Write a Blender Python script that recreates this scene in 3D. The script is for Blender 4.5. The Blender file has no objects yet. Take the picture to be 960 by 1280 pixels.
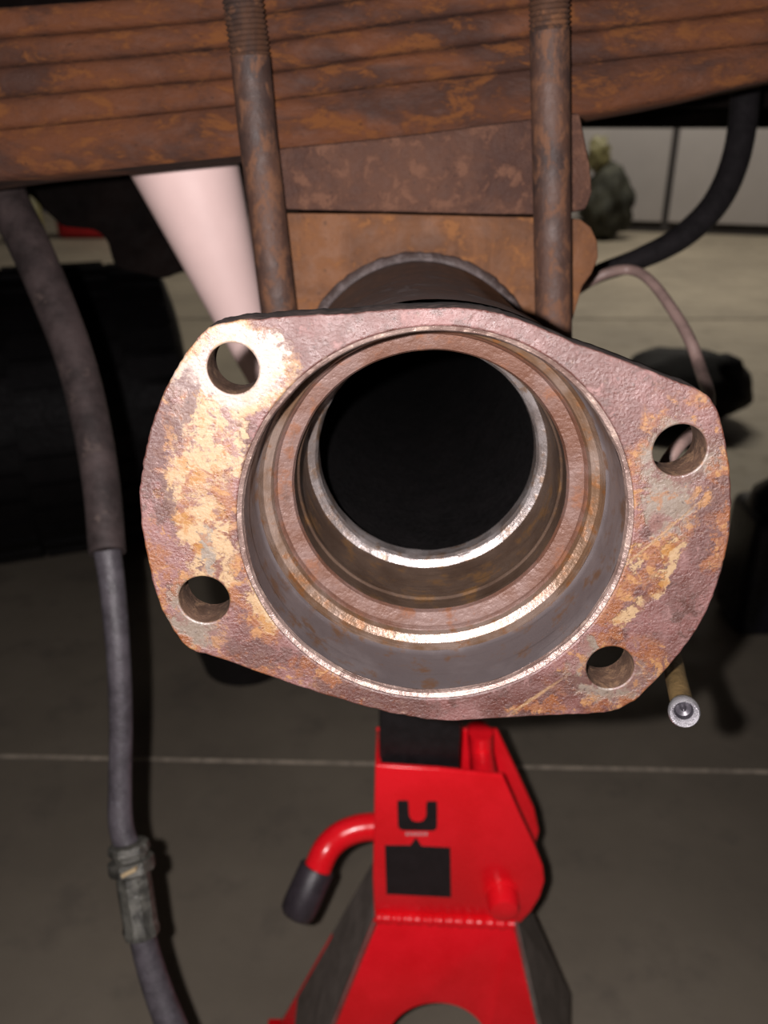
import bpy, bmesh, math, random
from mathutils import Vector, Matrix, noise as mnoise
random.seed(7)
R = math.radians
scene = bpy.context.scene
COL = scene.collection

# ------------------------------------------------------------------ camera, world, light
F = 1107.0                       # focal length in pixels of the 960 x 1280 frame
CAMH = 0.72
TH = R(26)                       # pitch below the horizontal
CAM = Vector((0, 0, CAMH))
FW = Vector((0, math.cos(TH), -math.sin(TH)))
UP = Vector((0, math.sin(TH), math.cos(TH)))
RT = Vector((1, 0, 0))
cam = bpy.data.cameras.new('camera')
cam.sensor_fit = 'VERTICAL'
cam.sensor_height = 4.8
cam.lens = 4.15
cam.clip_start = 0.005
cam.dof.use_dof = True
cam.dof.focus_distance = 0.205
cam.dof.aperture_fstop = 2.4
co = bpy.data.objects.new('camera', cam)
co.location = CAM
co.rotation_euler = (math.pi / 2 - TH, 0, 0)
COL.objects.link(co)
scene.camera = co

scene.view_settings.view_transform = 'Standard'
scene.view_settings.look = 'None'
scene.view_settings.gamma = 1
scene.view_settings.exposure = 0.0
scene.view_settings.use_curve_mapping = False

w = bpy.data.worlds.new('world')
scene.world = w
w.use_nodes = True
w.node_tree.nodes['Background'].inputs[0].default_value = (0.5, 0.42, 0.42, 1)
w.node_tree.nodes['Background'].inputs[1].default_value = 0.05


def light(name, typ, loc, power, color, size=None, target=None, size_y=None):
    l = bpy.data.lights.new(name, typ)
    l.energy = power
    l.color = color
    if typ == 'AREA':
        l.shape = 'RECTANGLE'
        l.size = size
        l.size_y = size_y or size
    elif size:
        l.shadow_soft_size = size
    o = bpy.data.objects.new(name, l)
    o.location = loc
    if target is not None:
        o.rotation_euler = (Vector(target) - Vector(loc)).to_track_quat('-Z', 'Y').to_euler()
    COL.objects.link(o)
    return o


# the phone's own flash, a centimetre and a half beside the lens
light('phone_flash', 'POINT', CAM + RT * -0.015 + UP * 0.003 - FW * 0.001, 11.4, (1.0, 0.93, 0.93), 0.002)
# fluorescent fittings on the garage ceiling, beyond the truck
light('ceiling_lamp', 'AREA', (0.9, 3.7, 2.6), 62, (1.0, 0.93, 0.80), 1.2, (0.9, 3.9, 0), 0.3)


# ------------------------------------------------------------------ pixel helpers
def ray(px, py):
    return FW + RT * ((px - 480) / F) + UP * ((640 - py) / F)


def P(px, py, depth):
    return CAM + ray(px, py) * depth


def PZ(px, py, z=0.0):
    d = ray(px, py)
    return CAM + d * ((z - CAMH) / d.z)


def PY(px, py, y):
    d = ray(px, py)
    return CAM + d * (y / d.y)


# axle frame: origin on the flange face, axis pointing inboard
C0 = P(543, 658, 0.2)
AX = (ray(499, 240)).normalized()
E2 = (Vector((0, 0, 1)) - AX * AX.z).normalized()
E1 = AX.cross(E2)


def PA(px, py, s):
    """point seen at a pixel, on the plane across the axle at distance s behind the flange face"""
    d = ray(px, py)
    return CAM + d * ((C0 + AX * s - CAM).dot(AX) / d.dot(AX))


def loc2(p):                      # axle-plane coordinates of a world point
    v = p - C0
    return v.dot(E1), v.dot(E2)


MF = Matrix((E1, E2, -AX)).transposed().to_4x4()
MF.translation = C0
MI = MF.inverted()


# ------------------------------------------------------------------ materials
def lin(c):
    return tuple(((x / 255) / 12.92 if x / 255 <= 0.04045 else ((x / 255 + 0.055) / 1.055) ** 2.4) for x in c)


class NT:
    def __init__(self, name):
        self.m = bpy.data.materials.new(name)
        self.m.use_nodes = True
        self.t = self.m.node_tree
        self.bsdf = self.t.nodes['Principled BSDF']
        self.tc = self.t.nodes.new('ShaderNodeTexCoord').outputs['Object']

    def n(self, typ, **kw):
        nd = self.t.nodes.new(typ)
        for k, v in kw.items():
            setattr(nd, k, v)
        return nd

    def put(self, sock, v):
        if hasattr(v, 'is_output') or isinstance(v, bpy.types.NodeSocket):
            self.t.links.new(v, sock)
        elif isinstance(v, (tuple, list)) and len(v) == 3 and sock.type == 'RGBA':
            sock.default_value = (*v, 1)
        else:
            sock.default_value = v

    def noise(self, scale, detail=5, rough=0.6, vec=None, dist=0.0, color=False):
        nd = self.n('ShaderNodeTexNoise')
        self.put(nd.inputs['Vector'], vec or self.tc)
        nd.inputs['Scale'].default_value = scale
        nd.inputs['Detail'].default_value = detail
        nd.inputs['Roughness'].default_value = rough
        nd.inputs['Distortion'].default_value = dist
        return nd.outputs['Color' if color else 'Fac']

    def voro(self, scale, vec=None, feature='F1'):
        nd = self.n('ShaderNodeTexVoronoi', feature=feature)
        self.put(nd.inputs['Vector'], vec or self.tc)
        nd.inputs['Scale'].default_value = scale
        return nd.outputs['Distance']

    def ramp(self, fac, a, b, lo=0.0, hi=1.0, smooth=True):
        nd = self.n('ShaderNodeMapRange', interpolation_type='SMOOTHSTEP' if smooth else 'LINEAR')
        self.put(nd.inputs['Value'], fac)
        for k, v in zip(('From Min', 'From Max', 'To Min', 'To Max'), (a, b, lo, hi)):
            nd.inputs[k].default_value = v
        return nd.outputs['Result']

    def mix(self, fac, a, b):
        nd = self.n('ShaderNodeMix', data_type='RGBA')
        self.put(nd.inputs[0], fac)
        self.put(nd.inputs[6], a)
        self.put(nd.inputs[7], b)
        return nd.outputs[2]

    def math(self, op, a, b=0.0, clamp=False):
        nd = self.n('ShaderNodeMath', operation=op, use_clamp=clamp)
        self.put(nd.inputs[0], a)
        self.put(nd.inputs[1], b)
        return nd.outputs[0]

    def vmath(self, op, a, b):
        nd = self.n('ShaderNodeVectorMath', operation=op)
        self.put(nd.inputs[0], a)
        self.put(nd.inputs[1], b)
        return nd.outputs[0] if op != 'LENGTH' else nd.outputs['Value']

    def mapping(self, vec, loc=(0, 0, 0), rot=(0, 0, 0), scale=(1, 1, 1), typ='POINT'):
        nd = self.n('ShaderNodeMapping', vector_type=typ)
        self.put(nd.inputs['Vector'], vec)
        nd.inputs['Location'].default_value = loc
        nd.inputs['Rotation'].default_value = rot
        nd.inputs['Scale'].default_value = scale
        return nd.outputs[0]

    def bump(self, h, dist, strength=1.0, normal=None):
        nd = self.n('ShaderNodeBump')
        self.put(nd.inputs['Height'], h)
        nd.inputs['Distance'].default_value = dist
        nd.inputs['Strength'].default_value = strength
        if normal is not None:
            self.put(nd.inputs['Normal'], normal)
        return nd.outputs[0]

    def out(self, color=None, rough=None, metal=None, normal=None, spec=None, coat=None):
        i = self.bsdf.inputs
        for k, v in (('Base Color', color), ('Roughness', rough), ('Metallic', metal), ('Normal', normal),
                     ('Specular IOR Level', spec), ('Coat Weight', coat)):
            if v is not None:
                self.put(i[k], v)
        return self.m


def simple(name, col, rough=0.5, metal=0.0, var=0.25, scale=60, bump=0.0, spec=0.5, speck=None):
    """one colour with a soft mottling, worn gloss and fine relief"""
    t = NT(name)
    nz = t.noise(scale, 6, 0.65)
    fine = t.noise(scale * 7, 4, 0.6)
    dark = tuple(c * (1 - var) for c in col)
    lite = tuple(min(1, c * (1 + var)) for c in col)
    c = t.mix(t.ramp(nz, 0.32, 0.68), dark, lite)
    if speck:
        c = t.mix(t.ramp(t.noise(scale * 2.3, 6, 0.7), 0.58, 0.68), c, speck)
    nm = t.bump(fine, bump) if bump else None
    return t.out(c, t.ramp(fine, 0.3, 0.7, rough * 0.85, min(1, rough * 1.15)), metal, nm, spec)


def rust(name, dark, mid, bright, s=1.0, rough=0.75, bump=0.0005, stretch=None, bright_amt=0.56, spec=0.3):
    """rough corroded steel: dark crust, mid rust, bright flakes"""
    t = NT(name)
    v = t.mapping(t.tc, scale=stretch) if stretch else t.tc
    big = t.noise(22 * s, 7, 0.62, v, 0.6)
    med = t.noise(75 * s, 7, 0.68, v, 0.3)
    fine = t.noise(420 * s, 4, 0.6, v)
    c = t.mix(t.ramp(big, 0.36, 0.62), dark, mid)
    c = t.mix(t.math('MULTIPLY', t.ramp(med, bright_amt - 0.06, bright_amt + 0.07), 0.85), c, bright)
    c = t.mix(t.ramp(fine, 0.58, 0.75, 0, 0.6), c, tuple(x * 0.45 for x in dark))
    h = t.math('ADD', t.math('MULTIPLY', med, 1.4), t.math('MULTIPLY', fine, 0.6))
    return t.out(c, t.ramp(med, 0.3, 0.7, rough * 0.8, min(1, rough * 1.2)), 0.0, t.bump(h, bump), spec)


M = {}
M['spring'] = rust('spring_rust', (0.027, 0.0088, 0.0040), (0.066, 0.0200, 0.0055), (0.095, 0.033, 0.0080), 1.9, 0.85, 0.0006, (0.5, 1, 1.1), 0.57)
M['perch'] = rust('perch_rust', (0.0706, 0.0298, 0.0132), (0.1176, 0.0486, 0.0191), (0.1596, 0.0674, 0.0235), 1.4, 0.8, 0.0004, None, 0.58)
M['block'] = rust('block_rust', (0.0392, 0.0168, 0.0112), (0.0630, 0.0280, 0.0168), (0.1050, 0.0504, 0.0308), 1.6, 0.85, 0.0009)
M['bolt'] = rust('bolt_rust', (0.0252, 0.0140, 0.0112), (0.0560, 0.0266, 0.0168), (0.0980, 0.0420, 0.0196), 2.2, 0.68, 0.0003, (1, 1, 0.6), 0.55, 0.35)
M['tube'] = rust('greasy_tube', (0.022, 0.015, 0.014), (0.036, 0.026, 0.025), (0.10, 0.085, 0.085), 1.5, 0.5, 0.0003, None, 0.6, 0.5)
M['black'] = simple('black_rubber', (0.012, 0.010, 0.011), 0.6, 0, 0.3, 90, 0.0003)
M['dark'] = simple('dark_chassis', (0.006, 0.0036, 0.003), 0.9, 0, 0.5, 14, 0.0006, 0.12)


# ------------------------------------------------------------------ geometry helpers
def mesh_from(bm, name, mat, smooth=None):
    bmesh.ops.recalc_face_normals(bm, faces=bm.faces)
    me = bpy.data.meshes.new(name)
    bm.to_mesh(me)
    bm.free()
    if isinstance(mat, (list, tuple)):
        for m in mat:
            me.materials.append(m)
    else:
        me.materials.append(mat)
    if smooth:
        for p in me.polygons:
            p.use_smooth = True
        try:
            me.set_sharp_from_angle(angle=R(smooth))
        except Exception:
            pass
    return me


def link(name, me, parent=None, mw=None):
    o = bpy.data.objects.new(name, me)
    COL.objects.link(o)
    if mw is not None:
        o.matrix_world = mw
    if parent is not None:
        o.parent = parent
        o.matrix_parent_inverse = parent_world(parent).inverted()
    return o


def parent_world(o):
    m = o.matrix_basis.copy()
    while o.parent:
        m = o.parent.matrix_basis @ m if False else (parent_world(o.parent) @ o.matrix_parent_inverse @ o.matrix_basis)
        break
    return m


def obj(name, bm, mat, parent=None, smooth=35, mw=None):
    return link(name, mesh_from(bm, name, mat, smooth), parent, mw)


def thing(name, label, cat, loc, group=None):
    o = bpy.data.objects.new(name, None)
    o.empty_display_size = 0.02
    COL.objects.link(o)
    o.location = loc
    tag(o, label, cat, group)
    return o


def tag(o, label, cat, group=None):
    o['label'] = label
    o['category'] = cat
    if group:
        o['group'] = group
    return o


def struct(o):
    o['kind'] = 'structure'
    return o


def cat(pts, n=6):
    """Catmull-Rom through tuples"""
    pts = [tuple(p) for p in pts]
    out = []
    for i in range(len(pts) - 1):
        p0 = pts[max(i - 1, 0)]
        p1 = pts[i]
        p2 = pts[i + 1]
        p3 = pts[min(i + 2, len(pts) - 1)]
        for k in range(n):
            t = k / n
            out.append(tuple(0.5 * ((2 * b) + (c - a) * t + (2 * a - 5 * b + 4 * c - d) * t * t + (3 * b - a - 3 * c + d) * t ** 3)
                             for a, b, c, d in zip(p0, p1, p2, p3)))
    out.append(pts[-1])
    return out


def tube(bm, pts, rads, seg=20, caps=True):
    pts = [Vector(p) for p in pts]
    if not hasattr(rads, '__len__'):
        rads = [rads] * len(pts)
    prev = None
    rings = []
    for i, p in enumerate(pts):
        t = (pts[min(i + 1, len(pts) - 1)] - pts[max(i - 1, 0)]).normalized()
        if prev is None:
            a = t.orthogonal().normalized()
        else:
            a = (prev - t * prev.dot(t)).normalized()
        prev = a
        b = t.cross(a)
        rings.append([bm.verts.new(p + (a * math.cos(2 * math.pi * k / seg) + b * math.sin(2 * math.pi * k / seg)) * rads[i]) for k in range(seg)])
    for r0, r1 in zip(rings, rings[1:]):
        for k in range(seg):
            bm.faces.new((r0[k], r0[(k + 1) % seg], r1[(k + 1) % seg], r1[k]))
    if caps:
        bm.faces.new(rings[0][::-1])
        bm.faces.new(rings[-1])
    return rings


def lathe(bm, prof, origin, axis, seg=96, e1=None, wob=0.0):
    """prof: (distance along axis, radius)"""
    axis = axis.normalized()
    a = e1 or axis.orthogonal().normalized()
    b = axis.cross(a)
    rings = []
    for s, r in prof:
        if r <= 1e-7:
            rings.append([bm.verts.new(origin + axis * s)])
        else:
            ring = []
            for k in range(seg):
                an = 2 * math.pi * k / seg
                rr = r
                if wob:
                    rr += wob * mnoise.noise(Vector((math.cos(an) * 6, math.sin(an) * 6, s * 200 + r * 300)))
                ring.append(bm.verts.new(origin + axis * s + (a * math.cos(an) + b * math.sin(an)) * rr))
            rings.append(ring)
    for r0, r1 in zip(rings, rings[1:]):
        if len(r0) == 1 and len(r1) == 1:
            continue
        for k in range(seg):
            k2 = (k + 1) % seg
            if len(r0) == 1:
                bm.faces.new((r0[0], r1[k2], r1[k]))
            elif len(r1) == 1:
                bm.faces.new((r0[k], r0[k2], r1[0]))
            else:
                bm.faces.new((r0[k], r0[k2], r1[k2], r1[k]))
    return rings


def prism(bm, pts, vec, bevel=0.0, seg=2):
    """closed polygon extruded along a vector, edges rounded"""
    vs = [bm.verts.new(p) for p in pts]
    f = bm.faces.new(vs)
    r = bmesh.ops.extrude_face_region(bm, geom=[f])
    nv = [g for g in r['geom'] if isinstance(g, bmesh.types.BMVert)]
    bmesh.ops.translate(bm, verts=nv, vec=vec)
    if bevel:
        es = set()
        for v in vs + nv:
            es.update(v.link_edges)
        bmesh.ops.bevel(bm, geom=list(es), offset=bevel, segments=seg, profile=0.5, affect='EDGES', clamp_overlap=True)


def box(bm, lo, hi, bevel=0.0, seg=2):
    x0, y0, z0 = lo
    x1, y1, z1 = hi
    prism(bm, [Vector((x0, y0, z0)), Vector((x1, y0, z0)), Vector((x1, y1, z0)), Vector((x0, y1, z0))], Vector((0, 0, z1 - z0)), bevel, seg)


def blob(bm, c, r, sub=3, amp=0.15, freq=4.0, squash=(1, 1, 1), seed=0.0):
    res = bmesh.ops.create_icosphere(bm, subdivisions=sub, radius=1.0)
    for v in res['verts']:
        d = v.co.normalized()
        k = 1 + amp * mnoise.noise(d * freq + Vector((seed, seed * 2, 0))) + amp * 0.5 * mnoise.noise(d * freq * 2.3 + Vector((0, seed, 3)))
        v.co = Vector(c) + Vector((d.x * squash[0], d.y * squash[1], d.z * squash[2])) * r * k


def plate_mesh(name, outline, holes, t, bevel, mat):
    """flat plate with holes: front face at local z = 0, back at z = -t, all rims rounded"""
    cu = bpy.data.curves.new('outline', 'CURVE')
    cu.dimensions = '2D'
    cu.fill_mode = 'BOTH'
    cu.extrude = t / 2 - bevel
    cu.bevel_depth = bevel
    cu.bevel_resolution = 2
    cu.offset = -bevel
    for loop in [outline] + holes:
        sp = cu.splines.new('POLY')
        sp.points.add(len(loop) - 1)
        for q, (x, y) in zip(sp.points, loop):
            q.co = (x, y, 0, 1)
        sp.use_cyclic_u = True
    tmp = bpy.data.objects.new('outline', cu)
    COL.objects.link(tmp)
    dg = bpy.context.evaluated_depsgraph_get()
    me = bpy.data.meshes.new_from_object(tmp.evaluated_get(dg))
    bpy.data.objects.remove(tmp)
    bpy.data.curves.remove(cu)
    me.name = name
    for v in me.vertices:
        v.co.z -= t / 2
    me.materials.clear()
    me.materials.append(mat)
    for p in me.polygons:
        p.use_smooth = True
    me.set_sharp_from_angle(angle=R(40))
    return me


# ------------------------------------------------------------------ setting
def concrete():
    t = NT('concrete')
    big = t.noise(2.2, 6, 0.6)
    med = t.noise(14, 7, 0.62)
    fine = t.noise(160, 4, 0.6)
    c = t.mix(t.ramp(big, 0.35, 0.65), (0.215, 0.185, 0.143), (0.29, 0.25, 0.192))
    c = t.mix(t.ramp(med, 0.5, 0.72, 0, 0.55), c, (0.155, 0.133, 0.108))
    c = t.mix(t.ramp(fine, 0.6, 0.8, 0, 0.4), c, (0.30, 0.265, 0.22))
    return t.out(c, t.ramp(med, 0.3, 0.7, 0.5, 0.75), 0, t.bump(fine, 0.0004), 0.35)


M['concrete'] = concrete()
M['joint'] = simple('joint_filler', (0.62, 0.53, 0.42), 0.8, 0, 0.35, 60)
M['joint_dark'] = simple('joint_gap', (0.03, 0.026, 0.022), 0.9, 0, 0.2, 60)
M['wall'] = simple('grey_wall_paint', (0.46, 0.43, 0.43), 0.6, 0, 0.05, 3)
M['wallgap'] = simple('dark_wall_gap', (0.035, 0.03, 0.03), 0.8, 0, 0.1, 10)

floor = bpy.data.objects.new('floor', None)
COL.objects.link(floor)
struct(floor)
# joint lines seen in the photo: a pale one near, a dark one far
jA = (PZ(-200, 941), PZ(1160, 969))
jB = (PZ(150, 398.5), PZ(1100, 398.5))


def jline(j, x):
    a, b = j
    return a.y + (b.y - a.y) * (x - a.x) / (b.x - a.x)


X0, X1, YN, YF = -4.5, 4.5, -1.2, 5.6
gapA, gapB = 0.0030, 0.006


def slab(y0l, y0r, y1l, y1r):
    bm = bmesh.new()
    prism(bm, [Vector((X0, y0l, 0)), Vector((X1, y0r, 0)), Vector((X1, y1r, 0)), Vector((X0, y1l, 0))], Vector((0, 0, -0.1)))
    return struct(obj('slab', bm, M['concrete'], floor, None))


al, ar, bl, br = jline(jA, X0), jline(jA, X1), jline(jB, X0), jline(jB, X1)
slab(YN, YN, al - gapA, ar - gapA)
slab(al + gapA, ar + gapA, bl - gapB, br - gapB)
slab(bl + gapB, br + gapB, YF, YF)
for (l, r, g, m, nm, dz) in ((al, ar, gapA, 'joint', 'joint_filler', -0.0004), (bl, br, gapB, 'joint_dark', 'joint_gap', -0.006)):
    bm = bmesh.new()
    prism(bm, [Vector((X0, l - g, dz)), Vector((X1, r - g, dz)), Vector((X1, r + g, dz)), Vector((X0, l + g, dz))], Vector((0, 0, -0.08)))
    struct(obj(nm, bm, M[m], floor, None))

# back wall of tall grey panels with recessed seams
wa, wb = PZ(740, 288), PZ(960, 296)
wdir = (wb - wa).normalized()
wdir.z = 0
wn = Vector((-wdir.y, wdir.x, 0))
wall = bpy.data.objects.new('wall_back', None)
wall.location = wa
COL.objects.link(wall)
struct(wall)
seam = (PY(836, 230, wa.y) - wa).dot(wdir)
pw = 1.22
bm = bmesh.new()
for_k = range(-4, 4)
lo = wa + wdir * (seam - 4 * pw) + wn * 0.02
hi = wa + wdir * (seam + 4 * pw) + wn * 0.02
prism(bm, [lo, hi, hi + wn * 0.08, lo + wn * 0.08], Vector((0, 0, 2.6)))
struct(obj('backing', bm, M['wallgap'], wall, None))
for k in for_k:
    a = wa + wdir * (seam + k * pw + 0.016) + Vector((0, 0, 0.055))
    b = wa + wdir * (seam + (k + 1) * pw - 0.016) + Vector((0, 0, 0.055))
    bm = bmesh.new()
    prism(bm, [a, b, b + wn * 0.022, a + wn * 0.022], Vector((0, 0, 2.5)), 0.006)
    struct(obj('panel', bm, M['wall'], wall, 30))

# ------------------------------------------------------------------ axle housing
FLANGE_T = 0.0105
OUT = [(270, 405), (300, 400), (340, 397), (400, 393), (440, 391), (502, 386), (565, 384), (607, 388), (640, 396), (680, 411),
       (716, 427), (768, 446), (819, 466), (852, 479), (876, 488), (894, 506), (906, 542), (912, 580), (915, 620), (911, 676),
       (902, 715), (890, 751), (876, 779), (860, 804), (830, 841), (800, 871), (785, 882), (768, 889), (740, 893), (710, 894), (635, 898),
       (560, 902), (520, 898), (470, 887), (410, 870), (360, 854), (273, 823), (236, 811), (214, 784), (197, 750), (184, 697),
       (176, 655), (174, 615), (178, 580), (185, 547), (196, 512), (210, 480), (228, 448), (250, 418)]
HOLES = [(291, 461, 32.2), (850, 563, 33.2), (255, 750, 31.8), (763, 835, 29.6)]
RB = 0.0447                       # radius of the bore's mouth on the face


def f2(px, py):
    return loc2(PA(px, py, 0.0))


def flange_mat():
    t = NT('rusted_flange_face')
    nd = t.noise(260, 5, 0.65, color=True)
    warp = t.vmath('SCALE', t.vmath('SUBTRACT', nd, (0.5, 0.5, 0.5)), (0, 0, 0))
    warp.node.inputs['Scale'].default_value = 0.009
    nd2 = t.noise(70, 3, 0.6, color=True)
    warp2 = t.vmath('SCALE', t.vmath('SUBTRACT', nd2, (0.5, 0.5, 0.5)), (0, 0, 0))
    warp2.node.inputs['Scale'].default_value = 0.014
    nd3 = t.noise(800, 4, 0.7, color=True)
    warp3 = t.vmath('SCALE', t.vmath('SUBTRACT', nd3, (0.5, 0.5, 0.5)), (0, 0, 0))
    warp3.node.inputs['Scale'].default_value = 0.006
    V = t.vmath('ADD', t.vmath('ADD', t.vmath('ADD', t.tc, warp), warp2), warp3)

    def ell(px, py, rx, ry, rot=0.0, soft=0.2, vec=None):
        x, y = f2(px, py)
        k = 0.2 / F
        v = t.mapping(vec or V, (x, y, 0), (0, 0, R(rot)), (rx * k, ry * k, 1.0), 'TEXTURE')
        v = t.mapping(v, scale=(1, 1, 0))
        return t.ramp(t.vmath('LENGTH', v, (0, 0, 0)), 1.0 - soft, 1.0 + soft, 1.0, 0.0)

    def many(lst, vec=None):
        r = None
        for a in lst:
            e = ell(*a, vec=vec)
            r = e if r is None else t.math('MAXIMUM', r, e)
        return r

    med = t.noise(130, 7, 0.66)
    med2 = t.noise(210, 6, 0.7, dist=0.5)
    big = t.noise(38, 6, 0.6)
    fine = t.noise(900, 4, 0.62)
    E = 1 / 4.6

    def C(r, g, b):
        return tuple(min(0.9, x * E) for x in lin((r, g, b)))

    # crust: purple brown with redder and pinker drifts
    c = t.mix(t.ramp(big, 0.40, 0.58), C(118, 66, 55), C(160, 106, 100))
    c = t.mix(t.ramp(med, 0.51, 0.60, 0, 0.9), c, C(100, 52, 38))
    c = t.mix(t.ramp(med2, 0.58, 0.66, 0, 0.7), c, C(184, 134, 128))
    # orange rust bloom
    org = many([(250, 560, 52, 170, -3), (205, 705, 26, 70, 12), (330, 745, 45, 62, 20), (850, 590, 66, 98, -4), (770, 842, 78, 60, 15),
                (235, 770, 44, 60, 20), (300, 460, 60, 60, 0), (745, 770, 36, 50, -35), (385, 846, 150, 18, -19), (900, 660, 10, 60, 0),
                (800, 720, 24, 90, -42), (690, 885, 60, 10, 2)])
    c = t.mix(t.math('MULTIPLY', org, t.ramp(med, 0.45, 0.54, 0.05, 0.95)), c, C(170, 98, 46))
    c = t.mix(t.math('MULTIPLY', org, t.ramp(med2, 0.54, 0.60, 0, 0.9)), c, C(205, 142, 70))
    # tan scale where the brake plate sat
    tan = many([(250, 545, 38, 80, -6), (262, 690, 30, 72, 4), (225, 640, 18, 50, 10), (335, 752, 26, 36, 25), (832, 706, 9, 48, -24),
                (790, 748, 9, 34, -30), (800, 690, 6, 20, -20), (297, 463, 62, 58, 0), (240, 470, 40, 30, 20), (300, 560, 20, 44, 10)])
    c = t.mix(t.math('MULTIPLY', tan, t.ramp(med2, 0.42, 0.50, 0.1, 0.95)), c, C(216, 178, 128))
    c = t.mix(t.math('MULTIPLY', tan, t.ramp(med, 0.53, 0.58, 0, 0.95)), c, C(200, 140, 66))
    c = t.mix(t.math('MULTIPLY', tan, t.ramp(t.noise(95, 6, 0.7), 0.57, 0.62, 0, 0.9)), c, C(150, 100, 84))
    # bare grey washer prints round the holes
    gry = many([(850, 575, 44, 52, -5), (838, 630, 34, 34, 0), (762, 846, 50, 38, 10), (740, 800, 15, 20, 20), (243, 768, 32, 44, 20), (262, 690, 10, 34, 0)])
    c = t.mix(t.math('MULTIPLY', gry, t.ramp(med, 0.42, 0.52, 0.25, 0.95)), c, C(160, 144, 128))
    c = t.mix(t.math('MULTIPLY', gry, t.ramp(med2, 0.56, 0.61, 0, 0.8)), c, C(176, 116, 66))
    wht = many([(297, 458, 48, 44, 0), (325, 440, 34, 24, 30), (236, 468, 26, 20, 0)])
    c = t.mix(t.math('MULTIPLY', wht, t.ramp(med, 0.36, 0.52, 0.3, 0.95)), c, C(208, 186, 172))
    # dark crust patches and pin holes
    drk = many([(196, 590, 17, 72, 6), (316, 600, 14, 60, -6), (470, 872, 100, 16, -12), (330, 815, 60, 18, -25), (720, 850, 26, 18, 10), (222, 505, 16, 46, -22),
                (895, 630, 12, 40, -30), (250, 705, 5, 8, 0), (219, 718, 4, 5, 0), (212, 735, 4, 5, 0), (700, 470, 30, 14, -40), (810, 655, 14, 12, 0)])
    c = t.mix(t.math('MULTIPLY', drk, t.ramp(med2, 0.38, 0.50, 0.2, 0.92)), c, C(110, 60, 48))
    # scratches
    scr = many([(790, 700, 100, 1.6, 46, 0.6), (668, 872, 40, 2.2, 40, 0.6), (258, 620, 26, 1.3, -48, 0.6), (268, 600, 22, 1.0, -40, 0.6),
                (700, 800, 60, 1.2, 38, 0.6)], vec=t.vmath('ADD', t.tc, t.vmath('MULTIPLY', warp, (0.12, 0.12, 0.12))))
    c = t.mix(t.math('MULTIPLY', scr, 0.85), c, C(205, 160, 110))
    c = t.mix(t.ramp(fine, 0.58, 0.70, 0, 0.7), c, C(76, 44, 36))
    c = t.mix(t.ramp(t.noise(520, 5, 0.7), 0.62, 0.70, 0, 0.5), c, C(210, 174, 152))
    # relief: the crust stands proud and is pitted, the scraped scale is smoother
    calm = t.math('MAXIMUM', t.math('MAXIMUM', tan, gry), wht)
    pits = t.ramp(t.voro(900), 0.1, 0.6)
    h = t.math('ADD', t.math('MULTIPLY', t.noise(430, 6, 0.7), 0.35), t.math('MULTIPLY', pits, 0.10))
    h = t.math('ADD', h, t.math('MULTIPLY', t.noise(1500, 5, 0.7), 0.42))
    h = t.math('MULTIPLY', h, t.ramp(calm, 0, 1, 1.0, 0.55))
    rough = t.ramp(med2, 0.35, 0.65, 0.38, 0.66)
    return t.out(c, rough, 0.0, t.bump(h, 0.00055), 0.65)


axle = thing('axle_housing', 'rusty axle housing end with a four-hole flange around an open round bore', 'axle housing', C0 + AX * 0.12)
outl = [f2(*p) for p in OUT]
sm = cat(outl + [outl[0]], 6)[:-1]
sm2 = []
for i, (x, y) in enumerate(sm):
    d = Vector((x, y)).normalized()
    k = 0.00022 * mnoise.noise(Vector((x * 420, y * 420, 1.0))) + 0.00022 * mnoise.noise(Vector((x * 1300, y * 1300, 5.0)))
    sm2.append((x + d.x * k, y + d.y * k))
holes = [[(RB * math.cos(2 * math.pi * k / 128), RB * math.sin(2 * math.pi * k / 128)) for k in range(128)]]
for (hx, hy, hr) in HOLES:
    c3 = PA(hx, hy, 0)
    cx, cy = loc2(c3)
    rr = hr * (c3 - CAM).dot(FW) / F
    holes.append([(cx + rr * math.cos(2 * math.pi * k / 48), cy + rr * math.sin(2 * math.pi * k / 48)) for k in range(48)])
M['flange'] = flange_mat()
M['holewall'] = rust('hole_wall_rust', (0.030, 0.017, 0.011), (0.055, 0.031, 0.020), (0.085, 0.048, 0.026), 5, 0.6, 0.0003)
M['edge'] = rust('flange_edge_crust', (0.010, 0.006, 0.005), (0.022, 0.013, 0.011), (0.05, 0.03, 0.024), 5, 0.75, 0.0007)
fme = plate_mesh('flange', sm2, holes, FLANGE_T, 0.0005, M['flange'])
fme.materials.append(M['holewall'])
fme.materials.append(M['edge'])
hcs = [(sum(p[0] for p in h) / len(h), sum(p[1] for p in h) / len(h)) for h in holes[1:]]
for p in fme.polygons:
    if abs(p.normal.z) < 0.3:
        p.material_index = 1 if min(math.hypot(p.center.x - a, p.center.y - b) for a, b in hcs) < 0.0068 else 2
fl = link('flange', fme, axle, MF)


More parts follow.
